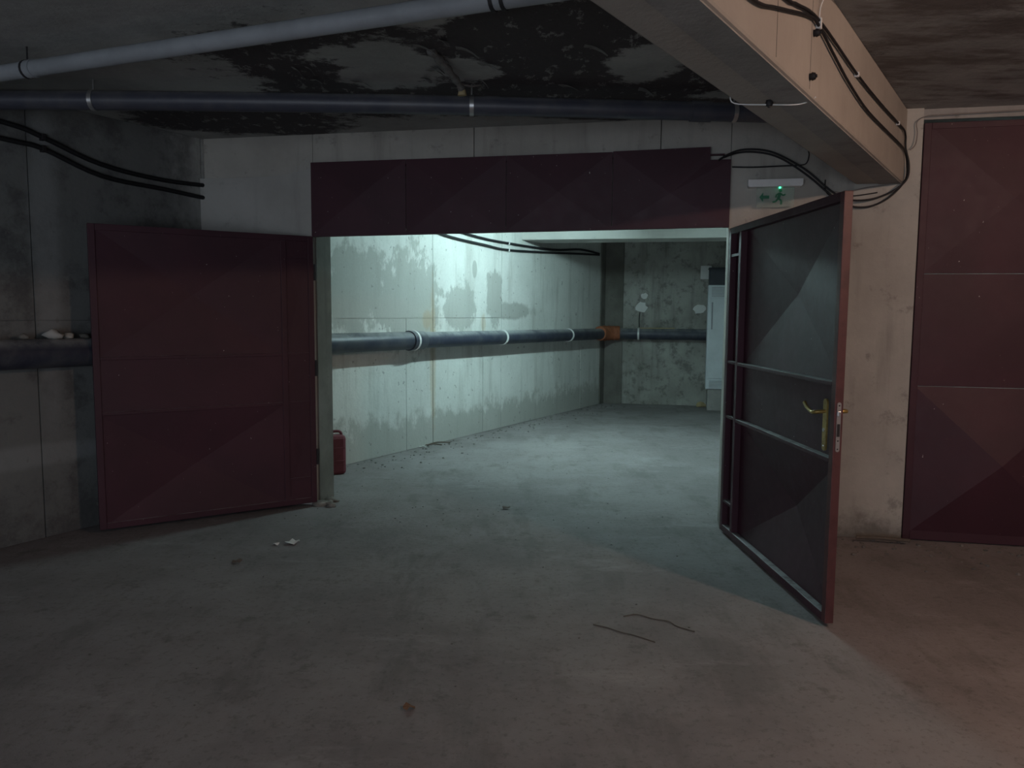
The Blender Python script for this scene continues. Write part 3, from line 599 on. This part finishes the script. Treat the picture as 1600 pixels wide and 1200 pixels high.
scrap(-1.13, 8.38, 0.055, 1, PAPER, 'paper_scrap', 'larger white paper scrap at the foot of the lit wall', 'paper', 'paper scraps')
scrap(-0.98, 8.46, 0.04, 2, PAPER, 'paper_scrap', 'smaller white paper scrap beside the twigs at the lit wall', 'paper', 'paper scraps')
scrap(-1.40, 4.90, 0.05, 3, PAPER, 'paper_scrap', 'crumpled pale scrap on the floor before the left gate leaf', 'paper', 'paper scraps', 0.03)
scrap(-1.50, 4.86, 0.025, 8, PAPER, 'paper_scrap', 'tiny pale scrap left of the crumpled one before the left gate leaf', 'paper', 'paper scraps', 0.015)
scrap(-0.378, 2.811, 0.028, 4, LEAF, 'dry_leaf', 'small brown dry leaf on the floor in the foreground', 'leaf')
scrap(-1.625, 4.50, 0.03, 5, TWIG, 'dirt_clod', 'dark flat clod on the floor at the left', 'dirt')
scrap(-0.042, 5.814, 0.035, 6, TWIG, 'dirt_clod', 'dark clod on the floor in the gate opening', 'dirt')
e = MB().blob((3.02, 12.36, 0.03), 0.07, 5, 2, (1.3, 0.9, 0.6), 0.8).build('yellow_rag', STRAW); tag(e, 'yellowish rag lying at the foot of the far wall', 'rag')
def twig(pts, r, label, group='twigs on the floor'):
    P = [Vector((x, y, fz(x, y) + r + 0.001 + h)) for x, y, h in pts]
    return tag(MB().tube(spline(P, 4), r, 6).build('dry_twig', TWIG), label, 'twig', group)
twig([(-0.93, 8.60, 0), (-0.84, 8.70, 0.01), (-0.70, 8.76, 0)], 0.008, 'dry twig at the foot of the lit wall')
twig([(-0.98, 8.55, 0), (-0.88, 8.62, 0.006), (-0.78, 8.60, 0)], 0.007, 'shorter twig beside the paper scraps')
twig([(0.40, 3.62, 0), (0.46, 3.585, 0.0), (0.52, 3.53, 0.001), (0.58, 3.495, 0), (0.66, 3.42, 0)], 0.0026, 'straight dark twig on the floor left of the standing gate leaf')
twig([(0.56, 3.72, 0), (0.63, 3.74, 0.001), (0.70, 3.69, 0.0), (0.77, 3.66, 0.001), (0.80, 3.60, 0), (0.87, 3.54, 0)], 0.0026, 'bent dark twig on the floor left of the standing gate leaf')
twig([(2.28, 5.02, 0.02), (2.42, 4.985, 0.025), (2.60, 4.95, 0.02)], 0.012, 'stick lying at the foot of the right pier')
gr = random.Random(11); m = MB()
for k in range(620):
    u_ = gr.random()
    if u_ < 0.20:
        p = G(gr.uniform(1.7, 3.6), 0.02 + abs(gr.gauss(0, 0.25)), 0); x, y = p.x, p.y
    elif u_ < 0.55:
        p = W(gr.uniform(0.3, 6.4), 0.03 + abs(gr.gauss(0, 0.25)), 0); x, y = p.x, p.y
    elif u_ < 0.68:
        p = G(gr.uniform(-2.0, 1.4), gr.gauss(0, 0.25), 0); x, y = p.x, p.y
    else:
        x, y = gr.uniform(-2.2, 2.8), gr.uniform(2.2, 11)
    if (Vector((x, y, 0)) - W0).dot(WN) < 0.03: continue
    r = gr.choice((0.004, 0.005, 0.006, 0.008, 0.010, 0.013) if u_ < 0.55 else (0.003, 0.004, 0.005))
    m.blob((x, y, fz(x, y) + r * 0.3), r, k, 1, (1.2, 1, 0.7), 0.6)
tag(m.build('floor_grit', GRIT), 'loose grit and crumbs scattered over the floor', 'grit', kind='stuff')

# ------------------------------------------------------------------ lamps (both out of the picture)
lamp = thing('batten_lamp', (TUBE_AT[0], TUBE_AT[1], TUBE_AT[2]), 'fluorescent batten lamp on the ceiling of the room beyond the gate', 'lamp')
LF = lambda a_, d, z: Vector(TUBE_AT) + WU * a_ + WN * d + Z * z
MB().box(LF, -0.62, 0.62, -0.03, 0.03, 0.045, CEIL - TUBE_AT[2] - 0.001, 0.004).build('housing', WHITE, lamp)
MB().tube([LF(-0.59, 0, 0), LF(0.59, 0, 0)], 0.014, 12).build('tube', mat_emit('cool_tube', TUBE_COLOUR, TUBE_STRENGTH), lamp)
for sx in (-0.6, 0.6): MB().box(LF, sx - 0.015, sx + 0.015, -0.02, 0.02, -0.02, 0.05, 0.003).build('lamp_holder', WHITE, lamp)
lamp2 = thing('bulb_lamp', (BULB_AT[0], BULB_AT[1], BULB_AT[2] - 0.05), 'bare warm bulb under the ceiling right of the beam', 'lamp')
bm_ = MB().blob(BULB_AT, 0.05, 0, 3, rough=0); bm_.build('bulb', mat_emit('warm_bulb', BULB_COLOUR, BULB_STRENGTH), lamp2)
MB().tube([(BULB_AT[0], BULB_AT[1], BULB_AT[2] + 0.045), (BULB_AT[0], BULB_AT[1], CEIL)], 0.02, 12).build('socket', WHITE, lamp2)
